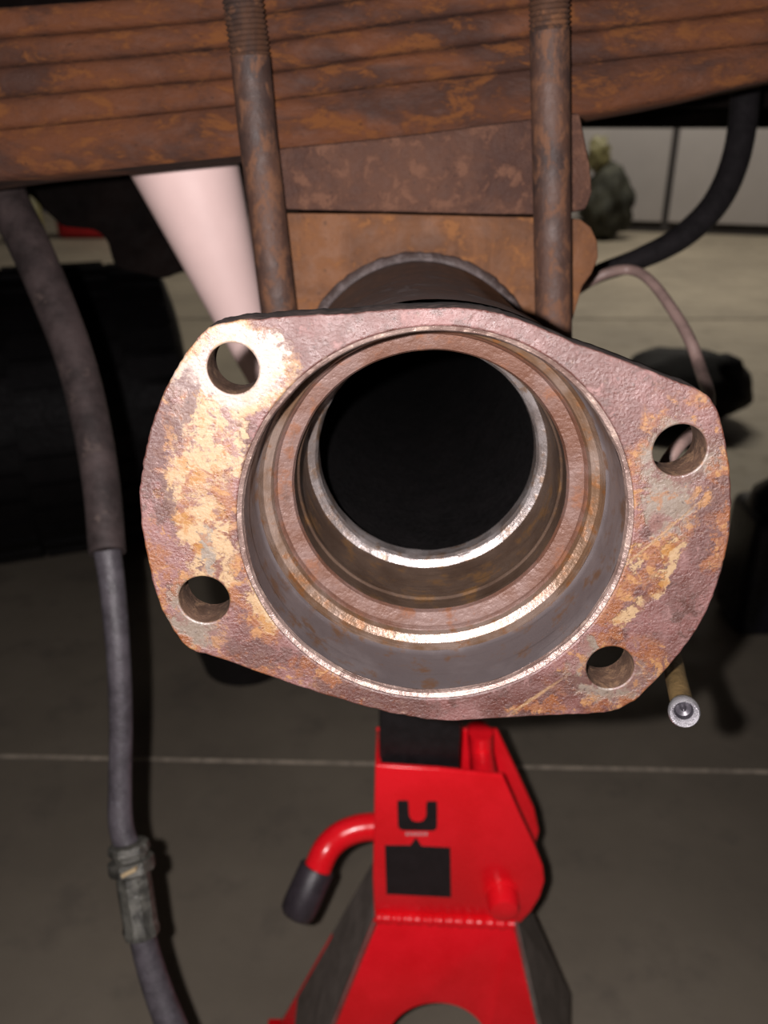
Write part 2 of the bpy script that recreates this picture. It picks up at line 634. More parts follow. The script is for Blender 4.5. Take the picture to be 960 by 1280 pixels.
def ringmat(name, cols, rough, metal, bump, s=1.0, spec=0.5):
    """turned steel: fine rings round the bore's axis, stained; local z is the axis"""
    t = NT(name)
    v = t.mapping(t.tc, scale=(40 * s, 40 * s, 900 * s))
    streak = t.noise(1.0, 5, 0.6, v)
    med = t.noise(120 * s, 6, 0.66)
    big = t.noise(36 * s, 5, 0.6)
    fine = t.noise(800, 3, 0.6)
    c = t.mix(t.ramp(big, 0.4, 0.62), cols[0], cols[1])
    c = t.mix(t.ramp(med, 0.52, 0.66, 0, 0.85), c, cols[2])
    c = t.mix(t.ramp(streak, 0.55, 0.75, 0, 0.5), c, tuple(x * 0.45 for x in cols[0]))
    h = t.math('ADD', t.math('MULTIPLY', med, 0.8), t.math('ADD', t.math('MULTIPLY', streak, 0.5), t.math('MULTIPLY', fine, 0.3)))
    return t.out(c, t.ramp(med, 0.3, 0.7, rough * 0.75, min(1, rough * 1.25)), metal, t.bump(h, bump), spec)


O0 = Vector((0, 0, 0))
ZM = Vector((0, 0, -1))


def bore_part(name, prof, mat, wob=0.0):
    bm = bmesh.new()
    lathe(bm, prof, O0, ZM, 160, Vector((1, 0, 0)), wob)
    return obj(name, bm, mat, axle, 28, MF)


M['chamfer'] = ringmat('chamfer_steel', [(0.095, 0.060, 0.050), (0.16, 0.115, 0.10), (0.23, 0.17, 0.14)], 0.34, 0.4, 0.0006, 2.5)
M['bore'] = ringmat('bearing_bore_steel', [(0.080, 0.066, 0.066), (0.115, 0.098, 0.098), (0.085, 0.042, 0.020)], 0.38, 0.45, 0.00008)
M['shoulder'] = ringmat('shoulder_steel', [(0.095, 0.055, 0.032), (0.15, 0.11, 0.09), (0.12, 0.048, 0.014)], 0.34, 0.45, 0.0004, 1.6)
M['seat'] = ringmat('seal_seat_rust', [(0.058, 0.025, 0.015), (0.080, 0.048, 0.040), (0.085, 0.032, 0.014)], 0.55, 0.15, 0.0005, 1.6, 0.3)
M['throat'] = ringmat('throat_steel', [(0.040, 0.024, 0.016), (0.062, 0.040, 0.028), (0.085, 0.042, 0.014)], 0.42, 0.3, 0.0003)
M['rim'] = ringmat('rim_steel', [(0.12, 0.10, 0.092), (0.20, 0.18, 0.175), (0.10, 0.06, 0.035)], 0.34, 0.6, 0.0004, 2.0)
M['inside'] = simple('shaded_tube_inside', (0.0022, 0.0017, 0.0018), 0.85, 0, 0.4, 80, 0.0004, 0.08)  # near-black: the shade deep in the tube is put into the colour

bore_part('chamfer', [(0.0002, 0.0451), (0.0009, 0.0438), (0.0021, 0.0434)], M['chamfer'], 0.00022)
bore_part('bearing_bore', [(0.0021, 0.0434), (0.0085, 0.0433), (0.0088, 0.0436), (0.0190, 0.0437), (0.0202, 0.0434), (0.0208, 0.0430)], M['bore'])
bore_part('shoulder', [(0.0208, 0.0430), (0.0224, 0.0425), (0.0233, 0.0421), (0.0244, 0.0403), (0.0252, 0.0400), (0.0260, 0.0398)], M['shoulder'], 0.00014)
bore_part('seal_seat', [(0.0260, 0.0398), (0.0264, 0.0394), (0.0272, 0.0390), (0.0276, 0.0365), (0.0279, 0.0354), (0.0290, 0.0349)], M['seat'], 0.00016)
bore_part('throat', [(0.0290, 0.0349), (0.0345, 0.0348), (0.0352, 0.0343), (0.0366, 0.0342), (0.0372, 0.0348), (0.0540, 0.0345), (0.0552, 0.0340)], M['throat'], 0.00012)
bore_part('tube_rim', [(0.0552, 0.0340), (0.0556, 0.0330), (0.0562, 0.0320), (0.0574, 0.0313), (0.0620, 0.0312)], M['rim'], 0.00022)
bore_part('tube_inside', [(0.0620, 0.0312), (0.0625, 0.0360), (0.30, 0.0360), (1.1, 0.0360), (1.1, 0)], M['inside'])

# outer tube: neck behind the flange, then the straight tube
RTUBE = 0.0458
bm = bmesh.new()
lathe(bm, [(FLANGE_T - 0.001, 0.0492), (0.03, 0.0488), (0.045, (RTUBE + 0.0488) / 2), (0.06, RTUBE), (1.15, RTUBE), (1.15, 0.02)], O0, ZM, 96, Vector((1, 0, 0)), 0.0002)
obj('axle_tube', bm, M['tube'], axle, 40, MF)
M['bead'] = rust('worn_weld', (0.03, 0.02, 0.018), (0.052, 0.037, 0.034), (0.09, 0.072, 0.07), 2, 0.6, 0.0005)
bm = bmesh.new()
wr = [Vector((math.cos(a) * (RTUBE + 0.0005), math.sin(a) * (RTUBE + 0.0003), -0.1738)) for a in [math.pi * (0.13 + 0.74 * k / 60) for k in range(61)]]
tube(bm, wr, [0.0032 + 0.0008 * mnoise.noise(p * 300) for p in wr], 8)
obj('weld_bead', bm, M['bead'], axle, 60, MF)

# spring perch welded on the tube
SF = 0.1735
pp = [(352, 266), (480, 267), (600, 270), (700, 272), (726, 274), (739, 284), (747, 302), (748, 322), (740, 342), (728, 358), (716, 400)]
pp = [PA(x, y, SF) for x, y in pp]
cs = C0 + AX * SF
pp.append(cs + E1 * (RTUBE + 0.006) - E2 * 0.004)
pp += [cs + (E1 * math.cos(t_) + E2 * math.sin(t_)) * (RTUBE + 0.0004) for t_ in [math.pi * k / 24 for k in range(25)]]
pp.append(cs - E1 * (RTUBE + 0.006) - E2 * 0.004)
bm = bmesh.new()
prism(bm, pp, AX * 0.075, 0.0008, 2)
obj('spring_perch', bm, M['perch'], axle, 40)

# ------------------------------------------------------------------ leaf spring
spring = thing('leaf_spring', 'rusty stacked leaf spring pack running across the top above the axle', 'leaf spring', PA(500, 270, SF + 0.035))
bm = bmesh.new()
bp = [(301, 190), (305, 240), (312, 256), (340, 262), (480, 265), (600, 268), (700, 269), (733, 262), (741, 240), (738, 205), (725, 140), (500, 170)]
prism(bm, [PA(x, y, SF - 0.001) for x, y in bp], AX * 0.062, 0.0015, 2)
obj('spacer_block', bm, M['block'], spring, 40)
EDG = [[(-260, 30), (0, 8), (130, -1), (290, -22), (480, -50), (700, -80), (960, -120), (1200, -160)],
       [(-260, 66), (0, 47), (130, 37), (290, 22), (480, -6), (700, -36), (960, -72), (1200, -110)],
       [(-260, 104), (0, 83), (130, 73), (290, 58), (480, 30), (700, 2), (960, -30), (1200, -64)],
       [(-260, 143), (0, 121), (130, 111), (290, 97), (480, 69), (700, 42), (960, 11), (1200, -20)],
       [(-260, 190), (0, 163), (130, 150), (290, 133), (480, 108), (700, 83), (960, 54), (1200, 24)],
       [(-260, 262), (0, 226), (130, 213), (290, 196), (480, 178), (700, 151), (850, 124), (960, 101), (1200, 48)]]


def ey(e, x):
    for (x0, y0), (x1, y1) in zip(e, e[1:]):
        if x <= x1:
            return y0 + (y1 - y0) * (x - x0) / (x1 - x0)
    (x0, y0), (x1, y1) = e[-2], e[-1]
    return y0 + (y1 - y0) * (x - x0) / (x1 - x0)


offs = [0.003, 0.0022, 0.0026, 0.0006, 0.0]
for i in range(5):
    s0 = SF + offs[i]
    prof = [(0.0016, 0.0), (0.0004, 0.12), (0.0, 0.3), (0.0, 0.72), (0.0006, 0.9), (0.002, 1.0), (0.060, 1.0), (0.062, 0.8), (0.062, 0.2), (0.060, 0.0)]
    bm = bmesh.new()
    rings = []
    for k in range(81):
        x = -700 + 2300 * k / 80
        a = PA(x, ey(EDG[i], x), s0)
        b = PA(x, ey(EDG[i + 1], x) - 0.8, s0)
        ring = []
        for (ds, tt) in prof:
            jit = 0.00035 * mnoise.noise(Vector((x * 0.02, tt * 3 + i * 9, ds * 40)))
            ring.append(bm.verts.new(a.lerp(b, tt) + AX * (ds + jit)))
        rings.append(ring)
    n = len(prof)
    for r0, r1 in zip(rings, rings[1:]):
        for k in range(n):
            bm.faces.new((r0[k], r0[(k + 1) % n], r1[(k + 1) % n], r1[k]))
    bm.faces.new(rings[0])
    bm.faces.new(rings[-1][::-1])
    obj('leaf', bm, M['spring'], spring, 50)

# ------------------------------------------------------------------ U-bolt round the tube
SB = 0.1645
RBOLT = 0.0071
lt, lb2 = PA(295, -60, SB), PA(349, 392, SB)
rt_, rb2 = PA(686, -60, SB), PA(692, 400, SB)


def to_level(a, b, v):
    """extend the line a-b to axle-plane height v"""
    va, vb = loc2(a)[1], loc2(b)[1]
    return a + (b - a) * ((v - va) / (vb - va))


l0, r0_ = to_level(lt, lb2, -0.0012), to_level(rt_, rb2, -0.0012)
mid = (l0 + r0_) / 2
half = (r0_ - l0) / 2
path = [lt.lerp(l0, k / 8) for k in range(9)]
dn = -E2
path += [mid - half * math.cos(math.pi * k / 24) + dn * half.length * math.sin(math.pi * k / 24) for k in range(1, 24)]
path += [r0_.lerp(rt_, k / 8) for k in range(9)]
ub = thing('u_bolt', 'rusty steel U-bolt with two threaded legs clamping the spring to the axle tube', 'U-bolt', mid + dn * half.length)
tl = PA(313, 72, SB)
tr = PA(687, 40, SB)
bm = bmesh.new()
tube(bm, [tl] + path[1:-1][2:-2] + [tr], RBOLT, 28)
obj('shank', bm, M['bolt'], ub, 40)
M['thread'] = rust('thread_rust', (0.0252, 0.0154, 0.0126), (0.0588, 0.0266, 0.0140), (0.1190, 0.0504, 0.0210), 1.6, 0.6, 0.0002, None, 0.57, 0.5)
for a, b in ((tl, lt), (tr, rt_)):
    L = (b - a).length
    bm = bmesh.new()
    n = int(L / 0.0017)
    prof = [(-0.002, 0.0)]
    for k in range(n):
        prof += [(k * 0.0017, RBOLT * 0.90), (k * 0.0017 + 0.00085, RBOLT * 1.03)]
    prof += [(n * 0.0017, RBOLT * 0.9), (n * 0.0017, 0)]
    lathe(bm, prof, a, b - a, 28)
    obj('thread', bm, M['thread'], ub, 20)

# ------------------------------------------------------------------ shock absorber behind the left bolt
M['white'] = simple('dusty_white_paint', (0.86, 0.63, 0.59), 0.5, 0, 0.05, 14, 0.0001, 0.4)
M['rod'] = simple('dull_steel', (0.09, 0.08, 0.08), 0.45, 0.6, 0.3, 60)
sa, sb_ = P(211, 150, 0.50), P(330, 480, 0.56)
shock = thing('shock_absorber', 'bright white tapered shock absorber slanting down behind the left leg of the U-bolt', 'shock absorber', sb_)
dirv = sb_ - sa
Ls = dirv.length
k0 = 0.50 / F
ra = 76 * k0
rbm = 17.5 * 0.56 / F
bm = bmesh.new()
lathe(bm, [(0, 0), (0, ra * 0.93), (0.003, ra), (Ls * 0.5, (ra + rbm) / 2), (Ls - 0.002, rbm), (Ls, rbm * 0.9), (Ls, 0)], sa, dirv, 64)
obj('body', bm, M['white'], shock, 40)
bm = bmesh.new()
e = sb_ + dirv.normalized() * 0.10
lathe(bm, [(0, 0.006), (0.10, 0.006), (0.10, 0)], sb_, dirv, 20)
obj('rod', bm, M['rod'], shock, 40)
ut = sa - dirv.normalized() * ((0.9760 - sa.z) / -dirv.normalized().z)
bm = bmesh.new()
tube(bm, [sa, ut], 0.007, 16)
obj('upper_rod', bm, M['rod'], shock, 40)
bm = bmesh.new()
lathe(bm, [(-0.018, 0.006), (-0.018, 0.017), (0.018, 0.017), (0.018, 0.006), (-0.018, 0.006)], e, AX, 28)
obj('lower_eye', bm, M['dark'], shock, 40)

# ------------------------------------------------------------------ truck chassis pieces behind
truck = thing('truck_underbody', 'dark truck underbody and far sill filling the space behind the leaf spring', 'truck', (0, 1.0, 0.64))
bm = bmesh.new()
box(bm, (-3.2, 1.86, 0.636), (3.2, 1.92, 1.25), 0.01)
obj('far_sill', bm, M['dark'], truck, 30)
bm = bmesh.new()
box(bm, (-3.2, 0.28, 0.98), (3.2, 1.86, 1.03), 0.01)
obj('floor_pan', bm, M['dark'], truck, 30)
bm = bmesh.new()
fp = [(-40, 190), (-40, 222), (20, 226), (52, 262), (76, 284), (118, 288), (132, 300), (140, 330), (150, 338), (205, 350), (222, 342), (300, 330), (300, 190)]
prism(bm, [P(x, y, 0.72) for x, y in fp], Vector((0, 0.05, 0)), 0.004)
obj('frame_bracket', bm, M['dark'], truck, 30)
bm = bmesh.new()
box(bm, (-3.2, 0.76, 0.70), (3.2, 0.82, 0.98), 0.006)
obj('frame_rail', bm, M['dark'], truck, 30)

# ------------------------------------------------------------------ hoses and lines
M['hose'] = simple('dusty_hose_rubber', (0.036, 0.026, 0.025), 0.65, 0, 0.45, 45, 0.0003, 0.3, (0.062, 0.045, 0.040))
M['hose2'] = simple('black_hose_rubber', (0.050, 0.044, 0.050), 0.5, 0, 0.3, 120, 0.0003, 0.4, (0.075, 0.07, 0.08))
M['fitting'] = simple('greasy_zinc', (0.07, 0.068, 0.058), 0.45, 0.3, 0.6, 130, 0.0005, 0.5, (0.22, 0.22, 0.20))
M['clip'] = simple('tan_clip', (0.33, 0.25, 0.14), 0.6, 0, 0.2, 100)


def hose_pts(lst, n=6):
    """(px, py, width px, depth) -> smooth points and radii"""
    a = [(*P(x, y, d), wd * d / F / 2) for x, y, wd, d in lst]
    a = cat(a, n)
    return [Vector(p[:3]) for p in a], [p[3] for p in a]


bh = thing('brake_hose', 'long dark brake hose hanging down the left side with a metal fitting', 'hose', P(222, 1330, 0.42))
bm = bmesh.new()
pts, rad = hose_pts([(-30, 160, 54, 0.48), (8, 248, 52, 0.475), (36, 305, 51, 0.465), (66, 375, 50, 0.455), (94, 450, 48, 0.445), (114, 530, 47, 0.435), (127, 610, 46, 0.425), (134, 691, 46, 0.415)])
tube(bm, pts, rad, 24)
obj('sleeve', bm, M['hose'], bh, 50)
bm = bmesh.new()
pts, rad = hose_pts([(134, 688, 34, 0.415), (141, 740, 32, 0.415), (148, 820, 30, 0.415), (151, 900, 29, 0.418), (150, 980, 29, 0.42), (151, 1030, 31, 0.42), (160, 1062, 31, 0.42)])
tube(bm, pts, rad, 24)
obj('hose', bm, M['hose2'], bh, 50)
fa, fb = P(160, 1052, 0.42), P(178, 1172, 0.42)
fd = (fb - fa)
px1 = 0.42 / F
bm = bmesh.new()
lathe(bm, [(0, 0), (0, 20 * px1), (3 * px1, 25 * px1), (12 * px1, 26 * px1), (14 * px1, 21 * px1), (20 * px1, 21 * px1), (22 * px1, 28 * px1), (36 * px1, 29 * px1), (40 * px1, 22 * px1), (40 * px1, 0)], fa, fd, 12, wob=0.0006)
obj('collar', bm, M['fitting'], bh, 30)
bm = bmesh.new()
lathe(bm, [(38 * px1, 0), (38 * px1, 21 * px1), (60 * px1, 22 * px1), (104 * px1, 21 * px1), (110 * px1, 23 * px1), (118 * px1, 22 * px1), (121 * px1, 17 * px1), (121 * px1, 0)], fa, fd, 10, wob=0.0004)
obj('fitting', bm, M['fitting'], bh, 30)
bm = bmesh.new()
prism(bm, [P(150, 1094, 0.408), P(169, 1085, 0.408), P(170, 1090, 0.408), P(152, 1099, 0.408)], FW * 0.004, 0.0004)
obj('clip', bm, M['clip'], bh, 30)
bm = bmesh.new()
pts, rad = hose_pts([(176, 1160, 33, 0.42), (184, 1195, 34, 0.42), (198, 1240, 36, 0.42), (222, 1300, 38, 0.42), (255, 1370, 38, 0.43), (300, 1470, 38, 0.45), (345, 1600, 38, 0.47)])
tube(bm, pts, rad, 24)
obj('lower_hose', bm, M['hose2'], bh, 50)

bm = bmesh.new()
pts, rad = hose_pts([(930, 40, 36, 0.58), (932, 110, 36, 0.58), (922, 190, 35, 0.57), (896, 252, 34, 0.56), (852, 296, 31, 0.55), (800, 323, 27, 0.54), (752, 340, 23, 0.53), (716, 358, 22, 0.52)])
tube(bm, pts, rad, 20)
tag(obj('vent_hose', bm, M['black'], None, 50), 'thick black hose curving down to the right of the U-bolt', 'hose')

M['cable'] = simple('pinkish_cable', (0.17, 0.115, 0.10), 0.5, 0, 0.2, 100, 0.0002)
bm = bmesh.new()
pts, rad = hose_pts([(716, 366, 13, 0.44), (752, 344, 13, 0.43), (786, 337, 13, 0.43), (812, 350, 13, 0.42), (840, 386, 14, 0.41), (862, 424, 15, 0.40), (876, 462, 16, 0.39), (886, 498, 17, 0.34), (874, 532, 17, 0.295), (848, 558, 17, 0.275), (828, 590, 17, 0.275), (820, 640, 16, 0.29)])
tube(bm, pts, rad, 14)
tag(obj('brake_cable', bm, M['cable'], None, 50), 'thin pinkish cable looping from behind the U-bolt down behind the flange', 'cable')

M['brass'] = simple('brass_pipe', (0.13, 0.085, 0.035), 0.45, 0.4, 0.35, 140, 0.0003)
M['bright'] = simple('bright_steel', (0.45, 0.44, 0.46), 0.28, 0.8, 0.2, 200, 0.0002)
pe, ps = P(855.5, 891, 0.222), P(838, 820, 0.262)
stub = thing('brake_pipe', 'brass coloured pipe stub with a bright round end below the flange right corner', 'pipe', ps)
pd = (ps - pe)
bm = bmesh.new()
rp = 14.5 * 0.222 / F
mid_in = C0 + AX * 0.15 + (E1 * 0.8 - E2 * 0.6) * (RTUBE + 0.0034)
pth = cat([tuple(pe + (ps - pe).normalized() * 0.0032), tuple(pe.lerp(ps, 0.5)), tuple(ps), tuple(ps + AX * 0.03 + E2 * 0.004), tuple(ps.lerp(mid_in, 0.6) + AX * 0.012 - E2 * 0.006), tuple(mid_in)], 6)
tube(bm, pth, rp, 18)
obj('pipe', bm, M['brass'], stub, 50)
bm = bmesh.new()
r1 = 19.5 * 0.222 / F
lathe(bm, [(0.004, rp * 0.9), (0.003, r1 * 0.92), (0.0012, r1), (-0.0004, r1 * 0.98), (-0.001, r1 * 0.88), (-0.0004, r1 * 0.74), (0.0012, r1 * 0.6)], pe, pd, 32)
obj('flared_end', bm, M['bright'], stub, 50)
bm = bmesh.new()
lathe(bm, [(0.0008, r1 * 0.66), (0.0026, r1 * 0.5), (0.0030, r1 * 0.2), (0.0016, r1 * 0.10), (0.0012, 0)], pe, pd, 32)
obj('flare_seat', bm, simple('dark_steel', (0.035, 0.032, 0.038), 0.3, 0.5, 0.3, 200), stub, 50)

# ------------------------------------------------------------------ jack stand
def redpaint():
    t = NT('red_enamel')
    big = t.noise(30, 4, 0.6)
    fine = t.noise(500, 3, 0.5)
    c = t.mix(t.ramp(big, 0.35, 0.65), (0.80, 0.007, 0.014), (0.90, 0.010, 0.020))
    h = t.noise(140, 3, 0.5)
    return t.out(c, t.ramp(fine, 0.3, 0.7, 0.2, 0.3), 0, t.bump(h, 0.00012), 0.5)


M['red'] = redpaint()
M['post'] = simple('black_post', (0.009, 0.008, 0.009), 0.4, 0, 0.3, 150, 0.0002)
M['print'] = simple('black_print', (0.012, 0.009, 0.011), 0.4, 0, 0.2, 120)
M['printw'] = simple('white_print', (0.55, 0.34, 0.34), 0.5, 0, 0.15, 400)
M['legside'] = simple('shaded_leg_grey', (0.19, 0.16, 0.14), 0.55, 0, 0.25, 60, 0.0002, 0.4)  # grey instead of red: the side panels' shade is put into the colour
Y0 = 0.405                       # front plate
DP = 0.052                       # distance to the back plate


def pf(x, y, yy=Y0):
    return PY(x, y, yy)


stand = thing('jack_stand', 'bright red steel jack stand with a black ratchet post under the flange', 'jack stand', Vector((0.03, Y0 + 0.03, 0)))
front = [(469, 957), (549, 962), (629, 970), (650, 1018), (668, 1056), (679, 1084), (681, 1102), (675, 1122), (664, 1140), (651, 1154), (560, 1150), (468, 1146), (466, 1100)]
bm = bmesh.new()
prism(bm, [pf(*p) for p in front], Vector((0, 0.0035, 0)), 0.0012, 3)
obj('front_plate', bm, M['red'], stand, 40)
bm = bmesh.new()
shift = [pf(*p) for p in front]
back = [PY(579, 912, Y0 + DP), PY(622, 913, Y0 + DP), PY(648, 968, Y0 + DP), PY(668, 1012, Y0 + DP), PY(674, 1040, Y0 + DP), PY(668, 1062, Y0 + DP), PY(650, 1090, Y0 + DP)]
zb = min(p.z for p in shift)
back += [Vector((back[-1].x, Y0 + DP, zb)), Vector((pf(469, 957).x, Y0 + DP, zb)), Vector((pf(469, 957).x, Y0 + DP, PY(476, 912, Y0 + DP).z))]
prism(bm, back, Vector((0, 0.0035, 0)), 0.0012, 3)
obj('back_plate', bm, M['red'], stand, 40)
xl = pf(469, 957).x
bm = bmesh.new()
zt = pf(469, 957).z
prism(bm, [Vector((xl, Y0 + 0.002, zt)), Vector((xl, Y0 + DP, PY(476, 912, Y0 + DP).z)), Vector((xl, Y0 + DP, zb)), Vector((xl, Y0 + 0.002, zb))], Vector((0.0035, 0, 0)), 0.0008)
obj('side_plate', bm, M['red'], stand, 40)
# spacer pin between the plates at the top
bm = bmesh.new()
pc = PY(601, 940, Y0 + DP / 2)
rsp = 16 * 0.52 / F
zs = pf(605, 969).z - 0.002
lathe(bm, [(0, rsp), (DP - 0.001, rsp)], Vector((pc.x + 0.001, Y0 + 0.002, zs - rsp)), Vector((0, 1, 0)), 28)
lathe(bm, [(-0.001, 0), (-0.001, rsp * 0.95), (0.0, rsp), (0.03, rsp), (0.03, 0)], PY(602, 962, Y0 + 0.03), PY(601, 918, Y0 + 0.03) - PY(602, 962, Y0 + 0.03), 28)
obj('pivot_sleeve', bm, M['red'], stand, 40)
# ratchet post
yp = Y0 + 0.008
xa, xb = PY(474, 930, yp).x, PY(576, 930, yp).x
ztop = (C0 + AX * ((yp + 0.02 - C0.y) / AX.y)).z - RTUBE - 0.010
bm = bmesh.new()
box(bm, (xa, yp, zb - 0.05), (xb, yp + 0.04, ztop - 0.012), 0.002)
for k in range(6):
    z = zt + 0.02 + k * 0.018
    prism(bm, [Vector((xb - 0.001, yp + 0.006, z)), Vector((xb + 0.004, yp + 0.006, z + 0.002)), Vector((xb - 0.001, yp + 0.006, z + 0.012))], Vector((0, 0.028, 0)))
obj('ratchet_post', bm, M['post'], stand, 30)
bm = bmesh.new()
xm = (xa + xb) / 2
zz = ztop - 0.012
sd = [(-0.045, 0.022), (-0.038, 0.022), (-0.02, 0.008), (0.02, 0.008), (0.038, 0.022), (0.045, 0.022), (0.03, -0.001), (-0.03, -0.001)]
prism(bm, [Vector((xm + a, yp - 0.002, zz + b)) for a, b in sd], Vector((0, 0.044, 0)), 0.001)
obj('saddle', bm, M['post'], stand, 30)
# pivot pin boss with round head
bm = bmesh.new()
pb = pf(627, 1116)
rb_ = 20 * 0.56 / F
lathe(bm, [(0.002, rb_ * 1.12), (-0.0015, rb_ * 1.1), (-0.002, rb_), (-0.012, rb_ * 0.98), (-0.0145, rb_ * 0.85), (-0.0155, rb_ * 0.5), (-0.0158, 0)], pb, Vector((0, 1, 0)), 36)
obj('pivot_pin', bm, M['red'], stand, 40)
# weld bead
bm = bmesh.new()
wp = [pf(470 + 172 * k / 60, 1147 + 8 * k / 60, Y0 - 0.002) for k in range(61)]
tube(bm, wp, [0.0034 + 0.0008 * mnoise.noise(p * 420) + 0.0005 * math.sin(i * 1.4) for i, p in enumerate(wp)], 10)
obj('weld_bead', bm, M['red'], stand, 60)
# printed marks
yq = Y0 - 0.0003
bm = bmesh.new()


def rounded(poly, n=4, r=0.28):
    out = []
    m = len(poly)
    for i in range(m):
        p0, p1, p2 = Vector(poly[i - 1]), Vector(poly[i]), Vector(poly[(i + 1) % m])
        l = min((p1 - p0).length, (p2 - p1).length) * r
        a = p1 + (p0 - p1).normalized() * l
        b = p1 + (p2 - p1).normalized() * l
        for k in range(n + 1):
            t = k / n
            out.append(tuple(a * (1 - t) ** 2 + p1 * 2 * t * (1 - t) + b * t * t))
    return out


um = rounded([(496.5, 1001), (510.5, 1001), (511.5, 1020), (515, 1026), (522, 1028), (529, 1026.5), (532.5, 1021), (533, 1002), (546.5, 1002), (546.5, 1039), (497.5, 1038)], 4, 0.2)
prism(bm, [PY(x, y, yq) for x, y in um], Vector((0, 0.001, 0)))
obj('u_mark', bm, M['print'], stand, None)
bm = bmesh.new()
prism(bm, [PY(x, y, yq) for x, y in [(481, 1057), (513, 1057), (520, 1047), (527, 1058), (563, 1060), (564, 1122), (483, 1118)]], Vector((0, 0.001, 0)))
obj('arrow_label', bm, M['print'], stand, None)
bm = bmesh.new()
for k in range(7):
    x = 507 + k * 4.1
    prism(bm, [PY(a, b, yq) for a, b in [(x, 1041), (x + 2.6, 1041.2), (x + 2.6, 1045), (x, 1044.6)]], Vector((0, 0.001, 0)))
o_ = obj('fine_print', bm, M['printw'], stand, None)
o_['kind'] = 'stuff'
# handle
hp = [(*PY(478, 1033, Y0 + 0.022), 0), (*PY(450, 1035, Y0 + 0.022), 0), (*PY(425, 1045, Y0 + 0.018), 0), (*PY(407, 1063, Y0 + 0.010), 0), (*PY(396, 1088, Y0 + 0.003), 0), (*PY(388, 1108, Y0 - 0.002), 0)]
hpts = [Vector(p[:3]) for p in cat(hp, 8)]
rh = 17.5 * 0.56 / F
bm = bmesh.new()
tube(bm, hpts, rh, 24)
hd = obj('handle', bm, M['red'], stand, 50)
M['grip'] = simple('black_grip', (0.035, 0.028, 0.034), 0.38, 0, 0.2, 160, 0.0002)
ga, gb = PY(397, 1084, Y0 + 0.004), PY(372, 1140, Y0 - 0.010)
rg = 22.5 * 0.56 / F
Lg = (gb - ga).length
bm = bmesh.new()
lathe(bm, [(0, rh * 0.9), (0, rg * 0.94), (0.001, rg), (Lg * 0.8, rg * 1.02), (Lg, rg * 0.98), (Lg + rg * 0.25, rg * 0.8), (Lg + rg * 0.38, rg * 0.4), (Lg + rg * 0.40, 0)], ga, gb - ga, 36)
obj('grip', bm, M['grip'], hd, 50)

# flared base: front panel with an arched opening, side panels, back panel
tA, tB = pf(467, 1148), pf(646, 1156)
zt0 = (tA.z + tB.z) / 2
HB = zt0
SL = 0.30                        # how far the front panel leans out per metre of drop
dnv = Vector((0, -SL, -1))


def PP(px, py):                   # pixel onto the slanted front panel
    d = ray(px, py)
    n = Vector((0, 1, -SL))
    o = Vector((0, Y0, zt0))
    return CAM + d * ((o - CAM).dot(n) / d.dot(n))


bl_, br_ = PP(415, 1280), PP(676, 1280)
slopeL = (bl_.x - tA.x) / (zt0 - bl_.z)
slopeR = (br_.x - tB.x) / (zt0 - br_.z)


def panel_pt(side, z):
    d = zt0 - z
    return Vector(((tA.x - 0 if side < 0 else tB.x) + (slopeL if side < 0 else slopeR) * d, Y0 - SL * d, z))


hc = PP(546, 1304)
hr_ = (PP(546, 1254) - hc).length
ex = Vector((1, 0, 0))
eyv = (PP(546, 1254) - hc).normalized()
bm = bmesh.new()
# arch-cut panel as quads between the outer edges and the arch
loopL = []
arch = []
N = 24
for k in range(N + 1):
    a = math.pi * k / N
    arch.append(hc + ex * (-math.cos(a)) * hr_ * 1.12 + eyv * math.sin(a) * hr_)
poly = [panel_pt(-1, zt0 + 0.004), panel_pt(1, zt0 + 0.004), panel_pt(1, hc.z), ] + arch[::-1] + [panel_pt(-1, hc.z)]
prism(bm, poly, Vector((0, 0.003, 0)), 0.0006)
obj('front_panel', bm, M['red'], stand, 40)
for s in (-1, 1):
    for by in (0, 1):
        z1, z2 = hc.z + 0.001, 0.004
        a, b = panel_pt(s, z1), panel_pt(s, z2)
        wdt = (hc.x - hr_ * 1.12 * (1 if s < 0 else -1)) - a.x
        a2 = a + ex * wdt
        b2 = b + ex * wdt * 0.75
        if by:
            for v in (a, b, a2, b2):
                v.y = Y0 + DP + 0.08 * (zt0 - v.z)
        bm = bmesh.new()
        prism(bm, [a, a2, b2, b], Vector((0, -0.003 if by else 0.003, 0)), 0.0006)
        box(bm, (min(b.x, b2.x) - 0.006, b.y - 0.012, 0.0), (max(b.x, b2.x) + 0.006, b.y + 0.012, 0.005), 0.001)
        obj('leg', bm, M['red'], stand, 40)
ym = Y0 + DP / 2
for s in (-1, 1):
    a, b = panel_pt(s, zt0), panel_pt(s, 0.06)
    # side panels flare sideways
    a3 = a.copy()
    a3.y = 2 * ym - a.y
    c1 = panel_pt(s, 0.06)
    c2 = Vector((a.x + 0.0625 * s, Y0 + DP + 0.08 * (zt0 - 0.06), 0.06))
    bm = bmesh.new()
    prism(bm, [a, a3, c2, c1], Vector((-0.003 * s, 0, 0)))
    obj('side_panel', bm, M['legside'], stand, 40)
bm = bmesh.new()
pts4 = [panel_pt(-1, zt0 - 0.012) + ex * 0.010, panel_pt(1, zt0 - 0.012) - ex * 0.010, panel_pt(1, 0.08) - ex * 0.012, panel_pt(-1, 0.08) + ex * 0.012]
for v in pts4:
    v.y = Y0 + DP + 0.08 * (zt0 - v.z)
prism(bm, pts4, Vector((0, 0.003, 0)))
obj('back_panel', bm, M['red'], stand, 40)
bm = bmesh.new()
cz = zb
box(bm, (xl, Y0 + 0.001, cz - 0.002), (tB.x, Y0 + DP, cz + 0.002))
obj('top_plate', bm, M['red'], stand, 40)


